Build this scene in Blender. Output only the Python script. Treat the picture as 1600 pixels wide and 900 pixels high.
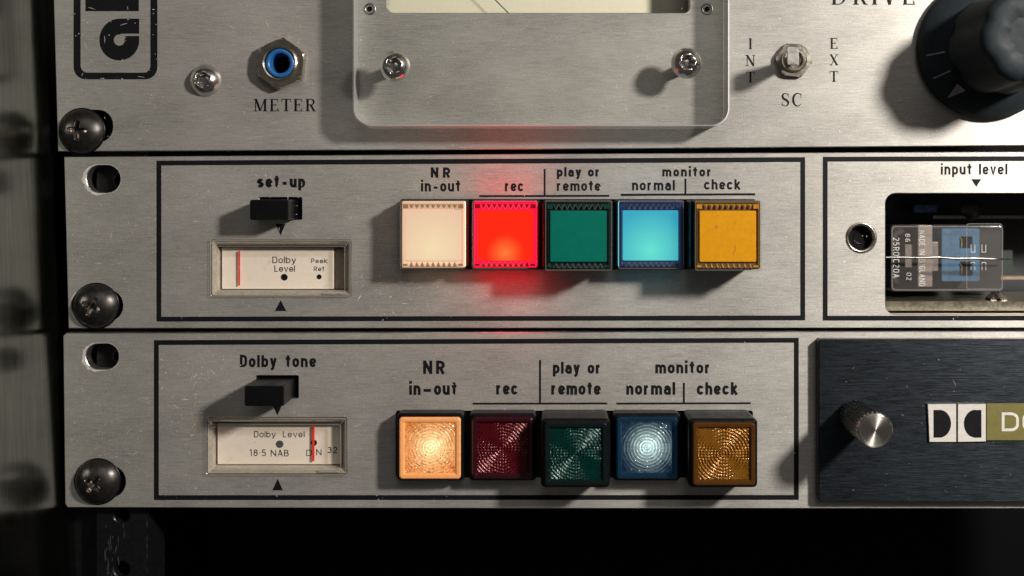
import bpy, bmesh, math, random
from mathutils import Vector
from mathutils.geometry import tessellate_polygon
random.seed(7)
PI = math.pi
for o in list(bpy.data.objects): bpy.data.objects.remove(o)

# ------------------------------------------------------------------ units
# Working units: u to the right, v downwards, d out of the panel face towards the viewer,
# 6.1 units = 1 mm.  The panel faces lie at d = 0.
K = 1.0 / 6100.0
U0, V0, F = 850.0, 305.0, 1600.0
def W(u, v, d=0.0): return Vector(((u - U0) * K, -d * K, (V0 - v) * K))
def bk(u, v, d):            # panel position of a feature that stands at height d
    s = 1 - d / F
    return U0 + (u - U0) * s, V0 + (v - V0) * s

# ------------------------------------------------------------------ camera
sc = bpy.context.scene
cam_d = bpy.data.cameras.new('camera'); cam = bpy.data.objects.new('camera', cam_d)
sc.collection.objects.link(cam); sc.camera = cam
cam.location = (0, -F * K, 0); cam.rotation_euler = (PI / 2, 0, 0)
cam_d.sensor_width = 36; cam_d.lens = F / 1600 * 36
cam_d.shift_x = (800 - U0) / 1600; cam_d.shift_y = (V0 - 450) / 1600
cam_d.clip_start = 0.005; cam_d.clip_end = 20
cam_d.dof.use_dof = True; cam_d.dof.focus_distance = F * K - 0.004; cam_d.dof.aperture_fstop = 9.0

# ------------------------------------------------------------------ world and lamps
wd = bpy.data.worlds.new('World'); sc.world = wd; wd.use_nodes = True
bg = wd.node_tree.nodes['Background']; bg.inputs[0].default_value = (1.0, 0.93, 0.90, 1); bg.inputs[1].default_value = 0.06
def lamp(name, kind, loc, target, energy, col, **kw):
    l = bpy.data.lights.new(name, kind); l.energy = energy; l.color = col
    for k_, v_ in kw.items(): setattr(l, k_, v_)
    o = bpy.data.objects.new(name, l); sc.collection.objects.link(o); o.location = loc
    o.rotation_euler = (Vector(target) - Vector(loc)).to_track_quat('-Z', 'Y').to_euler()
    return o
lamp('key_lamp', 'AREA', (0.290, -0.275, 0.150), (0.0, 0, -0.02), 2.5, (1.0, 0.93, 0.86), shape='DISK', size=0.046)
lamp('room_lamp', 'AREA', (0.22, -1.3, 0.95), (0, 0, 0), 2.6, (1.0, 0.96, 0.92), shape='DISK', size=0.9)
sc.view_settings.view_transform = 'Standard'; sc.view_settings.look = 'None'
sc.view_settings.exposure = 0.0; sc.view_settings.gamma = 1.0
sc.cycles.max_bounces = 8; sc.cycles.transparent_max_bounces = 16; sc.cycles.transmission_bounces = 8
sc.cycles.caustics_reflective = False; sc.cycles.caustics_refractive = False
sc.cycles.sample_clamp_indirect = 4.0
try:
    sc.cycles.use_denoising = True; sc.cycles.denoiser = 'OPENIMAGEDENOISE'
except Exception: pass

# ------------------------------------------------------------------ materials
def new_mat(name):
    m = bpy.data.materials.new(name); m.use_nodes = True
    nt = m.node_tree; return m, nt, nt.nodes, nt.links, nt.nodes['Principled BSDF']
def coord(N, L, scale, rot=(0, 0, 0)):
    tc = N.new('ShaderNodeTexCoord'); mp = N.new('ShaderNodeMapping')
    mp.inputs['Scale'].default_value = scale; mp.inputs['Rotation'].default_value = rot
    L.new(tc.outputs['Object'], mp.inputs[0]); return mp
def noise(N, L, scale, detail=3, rough=0.6, rot=(0, 0, 0)):
    n = N.new('ShaderNodeTexNoise'); n.inputs['Scale'].default_value = 1.0
    n.inputs['Detail'].default_value = detail; n.inputs['Roughness'].default_value = rough
    L.new(coord(N, L, scale, rot).outputs[0], n.inputs['Vector']); return n.outputs['Fac']
def mrange(N, L, src, a, b, c, d):
    r = N.new('ShaderNodeMapRange'); L.new(src, r.inputs[0])
    for i, v in enumerate((a, b, c, d)): r.inputs[i + 1].default_value = v
    return r.outputs[0]
def math_n(N, L, op, a, b):
    m = N.new('ShaderNodeMath'); m.operation = op
    for i, x in enumerate((a, b)):
        if isinstance(x, (int, float)): m.inputs[i].default_value = x
        else: L.new(x, m.inputs[i])
    return m.outputs[0]
def scale_col(N, L, col, fac):
    v = N.new('ShaderNodeVectorMath'); v.operation = 'SCALE'; v.inputs[0].default_value = col[:3]
    L.new(fac, v.inputs['Scale']); return v.outputs[0]

def plain(name, col, rough=0.5, metal=0.0, mottle=0.12, bump=0.0, bscale=1500, emis=None, es=0, coat=0, ior=1.5, spec=.5):
    m, nt, N, L, P = new_mat(name)
    n = noise(N, L, (900, 900, 900), 3)
    L.new(scale_col(N, L, col, mrange(N, L, n, 0.3, 0.7, 1 - mottle, 1 + mottle)), P.inputs['Base Color'])
    n2 = noise(N, L, (350, 350, 350), 3)
    L.new(mrange(N, L, n2, 0.3, 0.7, max(0.02, rough - 0.07), rough + 0.07), P.inputs['Roughness'])
    P.inputs['Metallic'].default_value = metal; P.inputs['IOR'].default_value = ior
    P.inputs['Coat Weight'].default_value = coat; P.inputs['Specular IOR Level'].default_value = spec
    if bump:
        b = N.new('ShaderNodeBump'); b.inputs['Distance'].default_value = 0.0001; b.inputs['Strength'].default_value = bump
        L.new(noise(N, L, (bscale,) * 3, 4), b.inputs['Height']); L.new(b.outputs[0], P.inputs['Normal'])
    if emis:
        P.inputs['Emission Color'].default_value = (*emis, 1); P.inputs['Emission Strength'].default_value = es
    return m

def brushed(name, col, rough, streak=0.16, wear=0.1, metal=1.0, bump=0.35, fx=150, fz=4200, spk=0.35, aniso=0.0, grain=.0):
    m, nt, N, L, P = new_mat(name)
    s1 = noise(N, L, (fx, 20, fz), 4, 0.7); s2 = noise(N, L, (fx * 3.5, 40, fz * 2.2), 3, 0.6)
    big = noise(N, L, (22, 22, 48), 4, 0.6); mid = noise(N, L, (160, 30, 420), 4, 0.7)
    f = math_n(N, L, 'ADD', mrange(N, L, s1, 0.25, 0.75, -streak, streak), mrange(N, L, s2, 0.25, 0.75, -streak * .7, streak * .7))
    f = math_n(N, L, 'ADD', f, mrange(N, L, big, 0.3, 0.7, 1 - wear, 1 + wear))
    f = math_n(N, L, 'ADD', f, mrange(N, L, mid, 0.3, 0.7, -wear * .15, wear * .15))
    dust = noise(N, L, (2300, 500, 2300), 2, 0.5)      # fine specks of dust and dings
    f = math_n(N, L, 'ADD', f, mrange(N, L, dust, 0.70, 0.76, 0.0, spk))
    f = math_n(N, L, 'ADD', f, mrange(N, L, noise(N, L, (2600, 900, 3000), 2, .6), .3, .7, -grain, grain))
    L.new(scale_col(N, L, col, f), P.inputs['Base Color'])
    r = math_n(N, L, 'ADD', mrange(N, L, s1, 0.2, 0.8, rough - 0.06, rough + 0.06), mrange(N, L, mid, 0.3, 0.7, -0.015, 0.015))
    L.new(r, P.inputs['Roughness']); P.inputs['Metallic'].default_value = metal
    P.inputs['Anisotropic'].default_value = aniso
    if aniso:      # brushed along x: the glint spreads across the grooves
        tg = N.new('ShaderNodeCombineXYZ'); tg.inputs[2].default_value = 1.0; L.new(tg.outputs[0], P.inputs['Tangent'])
    b = N.new('ShaderNodeBump'); b.inputs['Distance'].default_value = 0.00006; b.inputs['Strength'].default_value = bump
    L.new(math_n(N, L, 'ADD', s1, math_n(N, L, 'MULTIPLY', s2, 0.6)), b.inputs['Height']); L.new(b.outputs[0], P.inputs['Normal'])
    return m

def clear(name, tint, refl=1.0, rough=0.03, haze=0.0, hazecol=(.8, .8, .8), ior=1.45):
    """clear plastic: lets light straight through, mirrors by Fresnel, a little milky"""
    m, nt, N, L, P = new_mat(name); N.remove(P); out = N['Material Output']
    t = N.new('ShaderNodeBsdfTransparent'); t.inputs[0].default_value = (*tint, 1)
    g = N.new('ShaderNodeBsdfGlossy'); g.inputs['Roughness'].default_value = rough
    L.new(mrange(N, L, noise(N, L, (500, 500, 500), 4), 0.3, 0.7, rough * .6, rough * 1.6), g.inputs['Roughness'])
    fr = N.new('ShaderNodeFresnel'); fr.inputs[0].default_value = ior
    ge = N.new('ShaderNodeNewGeometry'); front = math_n(N, L, 'SUBTRACT', 1.0, ge.outputs['Backfacing'])
    mx = N.new('ShaderNodeMixShader'); L.new(math_n(N, L, 'ADD', math_n(N, L, 'MULTIPLY', math_n(N, L, 'MULTIPLY', fr.outputs[0], refl), front), math_n(N, L, 'MULTIPLY', ge.outputs['Backfacing'], .04)), mx.inputs[0])
    src = t.outputs[0]
    if haze:
        dfs = N.new('ShaderNodeBsdfDiffuse'); dfs.inputs[0].default_value = (*hazecol, 1)
        m2 = N.new('ShaderNodeMixShader'); m2.inputs[0].default_value = haze
        L.new(src, m2.inputs[1]); L.new(dfs.outputs[0], m2.inputs[2]); src = m2.outputs[0]
    L.new(src, mx.inputs[1]); L.new(g.outputs[0], mx.inputs[2]); L.new(mx.outputs[0], out.inputs[0])
    return m

def glow(name, centre_col, edge_col, strength, r, power=1.0, base=(.5, .5, .5), off=(0, 0), rough=.3, spark=0):
    """backlit diffuser: the bulb behind shows as a soft brighter spot"""
    m, nt, N, L, P = new_mat(name)
    mp = coord(N, L, (1 / r, 0, 1 / r)); mp.inputs['Location'].default_value = (-off[0] / r, 0, -off[1] / r)
    ln = N.new('ShaderNodeVectorMath'); ln.operation = 'LENGTH'; L.new(mp.outputs[0], ln.inputs[0])
    f = mrange(N, L, ln.outputs['Value'], 0, 1, 1, 0)
    f = math_n(N, L, 'POWER', f, power)
    if spark:      # noise in the emission paints sparkle for the lens to scatter
        sp = mrange(N, L, noise(N, L, (1300, 1300, 1300), 1, .5), .35, .65, 1 - spark, 1 + spark)
        L.new(math_n(N, L, 'MULTIPLY', sp, strength), P.inputs['Emission Strength'])
    mx = N.new('ShaderNodeMix'); mx.data_type = 'RGBA'
    L.new(f, mx.inputs[0]); mx.inputs[6].default_value = (*edge_col, 1); mx.inputs[7].default_value = (*centre_col, 1)
    L.new(mx.outputs[2], P.inputs['Emission Color']); P.inputs['Emission Strength'].default_value = strength
    P.inputs['Base Color'].default_value = (*base, 1); P.inputs['Roughness'].default_value = rough; P.inputs['Specular IOR Level'].default_value = .1
    return m

M = {}
ALU = (0.415, 0.402, 0.370)
M['alu'] = brushed('brushed_aluminium', ALU, 0.45, metal=.8, aniso=.8)
M['alu_worn'] = brushed('brushed_aluminium_worn', ALU, 0.50, streak=.24, wear=.2, spk=.8, metal=.42, aniso=.7, grain=.13)
M['alu_edge'] = brushed('cut_aluminium_edge', (.72, .70, .66), 0.35, streak=.1, wear=.1)
M['black_alu'] = brushed('black_anodised', (0.016, 0.021, 0.027), 0.32, streak=.7, wear=.25, aniso=.8, metal=0.7, bump=.8, fx=150, fz=2600, spk=1.2)
M['ink'] = plain('black_ink', (.008, .008, .010), .6, mottle=.25, spec=.12)
def chipped(name):
    m, nt, N, L, P = new_mat(name); c = noise(N, L, (1100, 1100, 1100), 3, .6); c2 = noise(N, L, (70, 70, 70), 2)
    f = mrange(N, L, math_n(N, L, 'ADD', c, mrange(N, L, c2, .3, .7, -.05, .05)), .705, .73, 0, 1)
    mx = N.new('ShaderNodeMix'); mx.data_type = 'RGBA'; L.new(f, mx.inputs[0])
    mx.inputs[6].default_value = (.008, .008, .010, 1); mx.inputs[7].default_value = (.42, .40, .37, 1)
    L.new(mx.outputs[2], P.inputs['Base Color']); P.inputs['Roughness'].default_value = .6; P.inputs['Specular IOR Level'].default_value = .12
    return m
M['ink_worn'] = chipped('chipped_black_ink')
M['ink_soft'] = plain('grey_ink', (.018, .019, .022), .5, spec=.2)
M['grey_dot'] = plain('dark_grey_ink', (.07, .08, .09), .6)
M['black_plastic'] = plain('black_plastic', (.004, .004, .005), .30, bump=.12, spec=.22)
M['slider_plastic'] = plain('slider_plastic', (.005, .005, .006), .32, bump=.2, spec=.22)
M['knob_plastic'] = plain('knob_plastic', (.017, .022, .026), .5, bump=.12, bscale=600, spec=.10)
M['screw_black'] = plain('blackened_steel', (.060, .056, .053), .34, metal=.85, mottle=.3, bump=.15)
M['bare'] = plain('bare_worn_steel', (.42, .35, .30), .3, metal=.9, mottle=.4)
M['steel'] = plain('stainless_steel', (.56, .54, .51), .22, metal=1, mottle=.1, bump=.08)
M['nickel'] = plain('nickel', (.60, .55, .46), .24, metal=1, mottle=.15, bump=.15)
M['steel_dark'] = plain('dull_steel', (.30, .29, .27), .35, metal=1, mottle=.3, bump=.2)
M['turned'] = plain('turned_aluminium', (.66, .63, .58), .22, metal=1, bump=.1)
M['blue_plastic'] = plain('blue_plastic', (.02, .13, .36), .3)
M['void'] = plain('dark_interior', (.003, .003, .0035), .7, spec=.1)
M['rail'] = plain('painted_rail', (.007, .007, .008), .36, spec=.25, bump=.7, bscale=500, mottle=.3)
M['acrylic'] = clear('clear_acrylic', (.97, .98, .97), .9, .02)
M['acrylic_edge'] = clear('hazed_acrylic_edge', (.42, .43, .42), 1.0, .10, haze=.42, hazecol=(.95, .95, .93))  # tint deepens the edge's cast shadow, pale haze paints its bright band
M['cap_clear'] = clear('clear_button_cap', (.97, .97, .97), .45, .03)
M['meter_clear'] = clear('clear_meter_window', (.98, .97, .95), .7, .05)
M['meter_bevel'] = clear('meter_window_bevel', (.86, .84, .80), 2.4, .12, haze=.03, hazecol=(.7, .65, .55))
M['relay_clear'] = clear('clear_relay_case', (.88, .89, .90), 1.2, .08, haze=.07, hazecol=(.55, .52, .48))
M['rim_glint'] = clear('painted_rim_glint', (.8, .8, .78), 1.2, .1, haze=.35, hazecol=(.72, .70, .64))  # pale haze stands in for light caught on the meter rim
M['tooth_glint'] = clear('painted_edge_glint', (.85, .85, .85), 1.0, .1, haze=.13, hazecol=(.75, .70, .62))  # pale haze stands in for glints on button caps and teeth
M['emboss'] = plain('embossed_clear_plastic', (.62, .60, .57), .15, mottle=.1)
M['dial'] = plain('cream_dial', (.92, .83, .72), .6, mottle=.03)
M['dial_body'] = plain('meter_housing', (.50, .465, .41), .4, mottle=.15)
M['vu_dial'] = plain('vu_dial', (.74, .70, .53), .6, mottle=.03)
M['needle_red'] = plain('red_needle', (.9, .05, .025), .5, mottle=.03, emis=(1, .06, .03), es=.0)
M['white_ink'] = plain('white_print', (.62, .61, .57), .5, mottle=.1)
M['faded_ink'] = plain('faded_print', (.16, .17, .17), .5, mottle=.2)
M['olive'] = plain('olive_enamel', (.165, .145, .042), .45, mottle=.08, bump=.15)
M['badge'] = brushed('badge_metal', (.74, .71, .65), .40, streak=.10, wear=.05, metal=.25)
M['scuff'] = plain('scuff', (.66, .64, .59), .5, mottle=.3)
M['module_scuff'] = plain('module_scuff', (.20, .20, .20), .5)
M['smear'] = clear('smear', (.9, .9, .9), 1.0, .3, haze=.30, hazecol=(.70, .69, .66))
M['tan_residue'] = plain('tan_residue', (.33, .275, .19), .8, mottle=.4)

# dark glossy cabinet side with vertical wear
def cab_mat():
    m, nt, N, L, P = new_mat('glossy_cabinet_side')
    s = noise(N, L, (40, 900, 45), 5, .7); b_ = noise(N, L, (25, 60, 18), 3)
    L.new(scale_col(N, L, (.31, .325, .295), mrange(N, L, s, .3, .7, .75, 1.15)), P.inputs['Base Color'])
    L.new(mrange(N, L, b_, .3, .7, .15, .26), P.inputs['Roughness']); P.inputs['Metallic'].default_value = 1
    bp = N.new('ShaderNodeBump'); bp.inputs['Strength'].default_value = .35; bp.inputs['Distance'].default_value = .0001
    L.new(s, bp.inputs['Height']); L.new(bp.outputs[0], P.inputs['Normal']); return m
M['cabinet'] = cab_mat()

# ------------------------------------------------------------------ mesh helpers
ORG = {}          # world origin of every object
def link(name, me, parent, origin, kind=None, label=None):
    o = bpy.data.objects.new(name, me); sc.collection.objects.link(o)
    ORG[o.name] = origin
    if parent is not None:
        o.parent = parent; o.location = origin - ORG[parent.name]
    else: o.location = origin
    if kind: o['kind'] = kind
    if label: o['label'] = label
    return o
def root(name, u, v, d, label, cat, group=None):
    o = bpy.data.objects.new(name, None); sc.collection.objects.link(o)
    o.empty_display_size = .01; o.location = W(u, v, d); ORG[o.name] = W(u, v, d)
    o['label'] = label; o['category'] = cat
    if group: o['group'] = group
    return o

class MB:
    def __init__(s): s.v = []; s.f = []; s.m = []; s.sm = []; s.cur = 0; s.smooth = False
    def add(s, vs, fs, smooth=None):
        n = len(s.v); s.v += [tuple(x) for x in vs]
        for f in fs: s.f.append([i + n for i in f]); s.m.append(s.cur); s.sm.append(s.smooth if smooth is None else smooth)
        return s
    def mesh(s, name, mats, origin):
        me = bpy.data.meshes.new(name)
        vs = [W(*p) - origin for p in s.v]
        me.from_pydata(vs, [], s.f)
        for m in (mats if isinstance(mats, (list, tuple)) else [mats]): me.materials.append(m)
        me.polygons.foreach_set('material_index', s.m); me.polygons.foreach_set('use_smooth', s.sm)
        me.update(); return me
    def build(s, name, mats, parent=None, kind=None, label=None, origin=None):
        if origin is None:
            us = [p[0] for p in s.v]; vs = [p[1] for p in s.v]; ds = [p[2] for p in s.v]
            origin = W((min(us) + max(us)) / 2, (min(vs) + max(vs)) / 2, min(ds))
        else: origin = W(*origin)
        return link(name, s.mesh(name, mats, origin), parent, origin, kind, label)
    # loops of equal length joined into a skin; loop = list of (u,v); d = height
    def skin(s, loops, cap_end=True, cap_start=False, smooth=False):
        n = len(loops[0][0]); vs = []
        for lp, d in loops: vs += [(p[0], p[1], d) for p in lp]
        fs = []
        for k in range(len(loops) - 1):
            for i in range(n):
                j = (i + 1) % n
                fs.append((k * n + i, (k + 1) * n + i, (k + 1) * n + j, k * n + j))
        s.add(vs, fs, smooth)
        if cap_end: s.add([(p[0], p[1], loops[-1][1]) for p in loops[-1][0]], [list(range(n))[::-1]], False)
        if cap_start: s.add([(p[0], p[1], loops[0][1]) for p in loops[0][0]], [list(range(n))], False)
        return s
    def rbox(s, u0, v0, u1, v1, d0, d1, r=3, b=1.0, n=4, cap=True, start=False):
        lp = [(rrect(u0, v0, u1, v1, r, n), d0)]
        for k in range(4):
            a = k / 3 * PI / 2
            lp.append((rrect(u0 + b * (1 - math.cos(a)), v0 + b * (1 - math.cos(a)), u1 - b * (1 - math.cos(a)), v1 - b * (1 - math.cos(a)), max(.2, r - b * (1 - math.cos(a))), n), d1 - b + b * math.sin(a)))
        return s.skin(lp, cap, start)
    def lathe(s, cu, cv, prof, n=48, smooth=True, cap=True, rf=None, sharp=()):
        """prof = [(r,d)...]"""
        lp = []
        for r, d in prof:
            lp.append(([(cu + (r if rf is None else r + rf(a, d)) * math.cos(a), cv + (r if rf is None else r + rf(a, d)) * math.sin(a)) for a in [2 * PI * i / n for i in range(n)]], d))
        lp = [([p for p in l], d) for l, d in lp]
        return s.skin(lp, cap, False, smooth)
    def quad(s, a, b, c, d): return s.add([a, b, c, d], [(0, 1, 2, 3)])
    def box(s, u0, v0, u1, v1, d0, d1):
        P_ = [(u0, v0), (u1, v0), (u1, v1), (u0, v1)]
        return s.skin([(P_, d0), (P_, d1)], True, True)
    def flat(s, poly, d):      # any simple polygon
        return s.region([poly], d)
    def region(s, loops, d):
        tess = tessellate_polygon([[Vector((p[0], p[1], 0)) for p in l] for l in loops])
        al = [p for l in loops for p in l]
        fs = []
        for a, b, c in tess:
            A, B, C = al[a], al[b], al[c]
            cr = (B[0] - A[0]) * (C[1] - A[1]) - (B[1] - A[1]) * (C[0] - A[0])
            if abs(cr) < 1e-7: continue
            fs.append((a, b, c) if cr < 0 else (a, c, b))
        return s.add([(p[0], p[1], d) for p in al], fs, False)
    def walls(s, loop, d0, d1, smooth=False):
        n = len(loop)
        return s.add([(p[0], p[1], d0) for p in loop] + [(p[0], p[1], d1) for p in loop],
                     [(i, (i + 1) % n, n + (i + 1) % n, n + i) for i in range(n)], smooth)
def rrect(u0, v0, u1, v1, r=0, n=6):
    if r <= 0: return [(u0, v0), (u1, v0), (u1, v1), (u0, v1)]
    r = min(r, (u1 - u0) / 2, (v1 - v0) / 2)
    out = []
    for cu, cv, a0 in ((u1 - r, v0 + r, -90), (u1 - r, v1 - r, 0), (u0 + r, v1 - r, 90), (u0 + r, v0 + r, 180)):
        for i in range(n + 1):
            a = math.radians(a0 + 90 * i / n); out.append((cu + r * math.cos(a), cv + r * math.sin(a)))
    return out
def circ(cu, cv, r, n=32, a0=0): return [(cu + r * math.cos(a0 + 2 * PI * i / n), cv + r * math.sin(a0 + 2 * PI * i / n)) for i in range(n)]
def offset(poly, t):
    n = len(poly); ar = sum(poly[i][0] * poly[(i + 1) % n][1] - poly[(i + 1) % n][0] * poly[i][1] for i in range(n))
    sg = 1 if ar > 0 else -1; out = []
    for i in range(n):
        a, b, c = poly[i - 1], poly[i], poly[(i + 1) % n]
        d1 = Vector((b[0] - a[0], b[1] - a[1])); d2 = Vector((c[0] - b[0], c[1] - b[1]))
        if d1.length < 1e-6 or d2.length < 1e-6: out.append(b); continue
        d1.normalize(); d2.normalize()
        n1 = Vector((-d1.y, d1.x)) * sg; n2 = Vector((-d2.y, d2.x)) * sg; m_ = (n1 + n2)
        if m_.length < 1e-6: out.append(b); continue
        m_.normalize(); k_ = t / max(.4, m_.dot(n1)); out.append((b[0] + m_.x * k_, b[1] + m_.y * k_))
    return out      # t > 0 moves inwards
def plate(outer, holes, top=0.0, thick=19, ch=0.9, chh=None):
    """metal plate with pierced openings, every edge chamfered. slot 0 face, slot 1 edges"""
    chh = ch if chh is None else chh
    mb = MB(); mb.cur = 0
    fo = offset(outer, ch); fh = [offset(h, -chh) for h in holes]
    mb.region([fo] + fh, top)
    mb.cur = 1
    n = len(outer)
    def ring(a, da, b, db):
        k = len(a); mb.add([(p[0], p[1], da) for p in a] + [(p[0], p[1], db) for p in b], [(i, (i + 1) % k, k + (i + 1) % k, k + i) for i in range(k)], False)
    ring(fo, top, outer, top - ch); ring(outer, top - ch, outer, top - thick)
    for f_, h in zip(fh, holes): ring(f_, top, h, top - chh); ring(h, top - chh, h, top - thick)
    return mb

# ------------------------------------------------------------------ lettering drawn as strokes
def arc(cx, cy, rx, ry, a0, a1, n=None):
    n = n or max(3, int(abs(a1 - a0) / 15)); return [(cx + rx * math.cos(math.radians(a0 + (a1 - a0) * i / n)), cy + ry * math.sin(math.radians(a0 + (a1 - a0) * i / n))) for i in range(n + 1)]
def gothic(ch, a=.21, s=.1, cap=1.36, asc=1.33):
    """centre lines in x-heights, y up; a = half width of the round letters, s = half stroke"""
    lo, hi = s, 1 - s; h = (hi - lo) / 2; r = min(h, a * 1.15); w = 2 * a; C = cap - s; A = asc
    top = lambda x0=0: arc(x0 + a, hi - r, a, r, 180, 0)
    O = arc(a, hi - r, a, r, 0, 180) + arc(a, lo + r, a, r, 180, 360); O = O + [O[0]]
    Rc = min(.34, a * 1.25)
    G = {
     'o': ([O], w), 'e': ([[(.02, .49), (w, .49)], [(w, .49)] + arc(a, hi - r, a, r, 0, 180) + arc(a, lo + r, a, r, 180, 335)], w),
     'c': ([arc(a, hi - r, a, r, 25, 180) + arc(a, lo + r, a, r, 180, 335)], w),
     'n': ([[(0, 0), (0, 1)], [(0, hi - r)] + top() + [(w, 0)]], w), 'h': ([[(0, 0), (0, A)], [(0, hi - r)] + top() + [(w, 0)]], w),
     'm': ([[(0, 0), (0, 1)], [(0, hi - r * .9)] + arc(a * .95, hi - r * .9, a * .95, r * .9, 180, 0) + [(w * .95, 0)], [(w * .95, hi - r * .9)] + arc(w * .95 + a * .95, hi - r * .9, a * .95, r * .9, 180, 0) + [(w * 1.9, 0)]], w * 1.9),
     'r': ([[(0, 0), (0, 1)], [(0, hi - r)] + arc(a * 1.1, hi - r, a * 1.1, r, 180, 82)], a * 1.3),
     'u': ([[(0, 1)] + arc(a, lo + r, a, r, 180, 360), [(w, 1), (w, 0)]], w),
     'i': ([[(0, 0), (0, 1)], [(0, 1.16), (0, 1.16 + s * 2)]], 0), 'l': ([[(0, 0), (0, A)]], 0),
     't': ([[(.16, 1.30)] + [(.16, lo + .14)] + arc(.16 + .13, lo + .12, .13, .12, 180, 275), [(-.12, .92), (.42, .92)]], .32),
     's': ([arc(a, hi - .2, a, .2, 30, 180) + [(.04, .62), (w - .04, .40)] + arc(a, lo + .2, a, .2, 0, -155)], w),
     'p': ([[(0, 1), (0, -.33)], O], w), 'b': ([[(0, 0), (0, A)], O], w),
     'a': ([arc(a, hi - r, a, r, 160, 0) + [(w, 0)], [(w, .56)] + arc(a, lo + .22, a, .24, 80, 330)], w),
     'y': ([[(0, 1), (a, .06)], [(w, 1), (a - .05, -.14), (-.02, -.28)]], w), 'v': ([[(0, 1), (a, .02), (w, 1)]], w),
     'k': ([[(0, 0), (0, A)], [(w, 1), (.05, .42)], [(.14, .55), (w + .04, 0)]], w), 
     'f': ([[(a * .6, 0), (a * .6, A - .2)] + arc(a * .6 + .2, A - .2, .2, .2, 180, 95), [(-.14, .92), (a * .6 + .28, .92)]], a * .6 + .24),
     'N': ([[(0, 0), (0, cap)], [(0, cap - .1), (w * 1.12, .1)], [(w * 1.12, 0), (w * 1.12, cap)]], w * 1.12),
     'R': ([[(0, 0), (0, cap)], [(0, C)] + arc(w - Rc + .02, C - Rc, Rc, Rc, 90, -90) + [(0, C - 2 * Rc)], [(w * .55, C - 2 * Rc), (w * 1.05, 0)]], w * 1.05),
     'P': ([[(0, 0), (0, cap)], [(0, C)] + arc(w - Rc, C - Rc, Rc, Rc, 90, -90) + [(0, C - 2 * Rc)]], w),
     'D': ([[(0, 0), (0, cap)], [(0, C)] + arc(w * 1.08 - max(Rc, a), C - max(Rc, a), max(Rc, a), max(Rc, a), 90, 0) + arc(w * 1.08 - max(Rc, a), lo + max(Rc, a), max(Rc, a), max(Rc, a), 0, -90) + [(0, lo)]], w * 1.08),
     'L': ([[(0, cap), (0, s), (w * .85, s)]], w * .85), 'E': ([[(w * .85, C), (0, C), (0, s), (w * .85, s)], [(0, cap / 2), (w * .75, cap / 2)]], w * .85),
     'A': ([[(0, 0), (a * 1.1, cap)], [(a * 1.1, cap), (w * 1.1, 0)], [(w * .25, cap * .32), (w * .85, cap * .32)]], w * 1.1),
     'B': ([[(0, 0), (0, cap)], [(0, C)] + arc(w * .8 - .3, C - .29, .3, .29, 90, -90) + [(0, C - .58)], [(0, C - .58)] + arc(w * .95 - .3, s + (C - .58 - s) / 2, .3, (C - .58 - s) / 2, 90, -90) + [(0, s)]], w * .95),
     'I': ([[(0, 0), (0, cap)]], 0), 'M': ([[(0, 0), (0, cap), (a * 1.1, .25), (w * 1.1, cap), (w * 1.1, 0)]], w * 1.1),
     'G': ([arc(a, C - a, a, a, 25, 180) + arc(a, lo + a, a, a, 180, 360) + [(w, .6), (a, .6)]], w),
     'O': ([(lambda q: q + [q[0]])(arc(a, C - a, a, a, 0, 180) + arc(a, lo + a, a, a, 180, 360))], w),
     'C': ([arc(a, C - a, a, a, 25, 180) + arc(a, lo + a, a, a, 180, 335)], w),
     'Y': ([[(0, cap), (a, cap * .45), (w, cap)], [(a, cap * .45), (a, 0)]], w),
     '1': ([[(-.12, cap - .25), (.08, cap), (.08, 0)]], .1), 
     '8': ([(lambda q: q + [q[0]])(arc(a * .9, C - .27, a * .75, .27, 0, 360)), (lambda q: q + [q[0]])(arc(a * .9, lo + .32, a * .9, .32, 0, 360))], w * .9),
     '6': ([arc(a * .9, lo + .34, a * .9, .34, 0, 360), [(0, .4), (.04, .8)] + arc(a * .9, C - .3, a * .8, .3, 170, 30)], w * .9),
     '5': ([[(w * .85, C), (.06, C), (.02, cap * .56)] + arc(a * .85, lo + .36, a * .9, .38, 125, -150)], w * .9),
     '2': ([arc(a * .9, C - .32, a * .9, .32, 160, -20) + [(0, s), (w * .95, s)]], w * .95),
     '3': ([arc(a * .85, C - .28, a * .8, .28, 150, -80), arc(a * .85, lo + .34, a * .95, .34, 85, -150)], w * .9),
     '7': ([[(0, C), (w * .9, C), (.1, 0)]], w * .9), '0': ([(lambda q: q + [q[0]])(arc(a, C - a, a, a, 0, 180) + arc(a, lo + a, a, a, 180, 360))], w),
     '-': ([[(0, .47), (.5, .47)]], .5), '_': ([[(0, .47), (.85, .47)]], .85), '.': ([[(0, 0), (0, s * 2)]], 0), '*': ([[(0, .55), (0, .55 + 2 * s)]], 0),
    }
    return G[ch]
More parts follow.
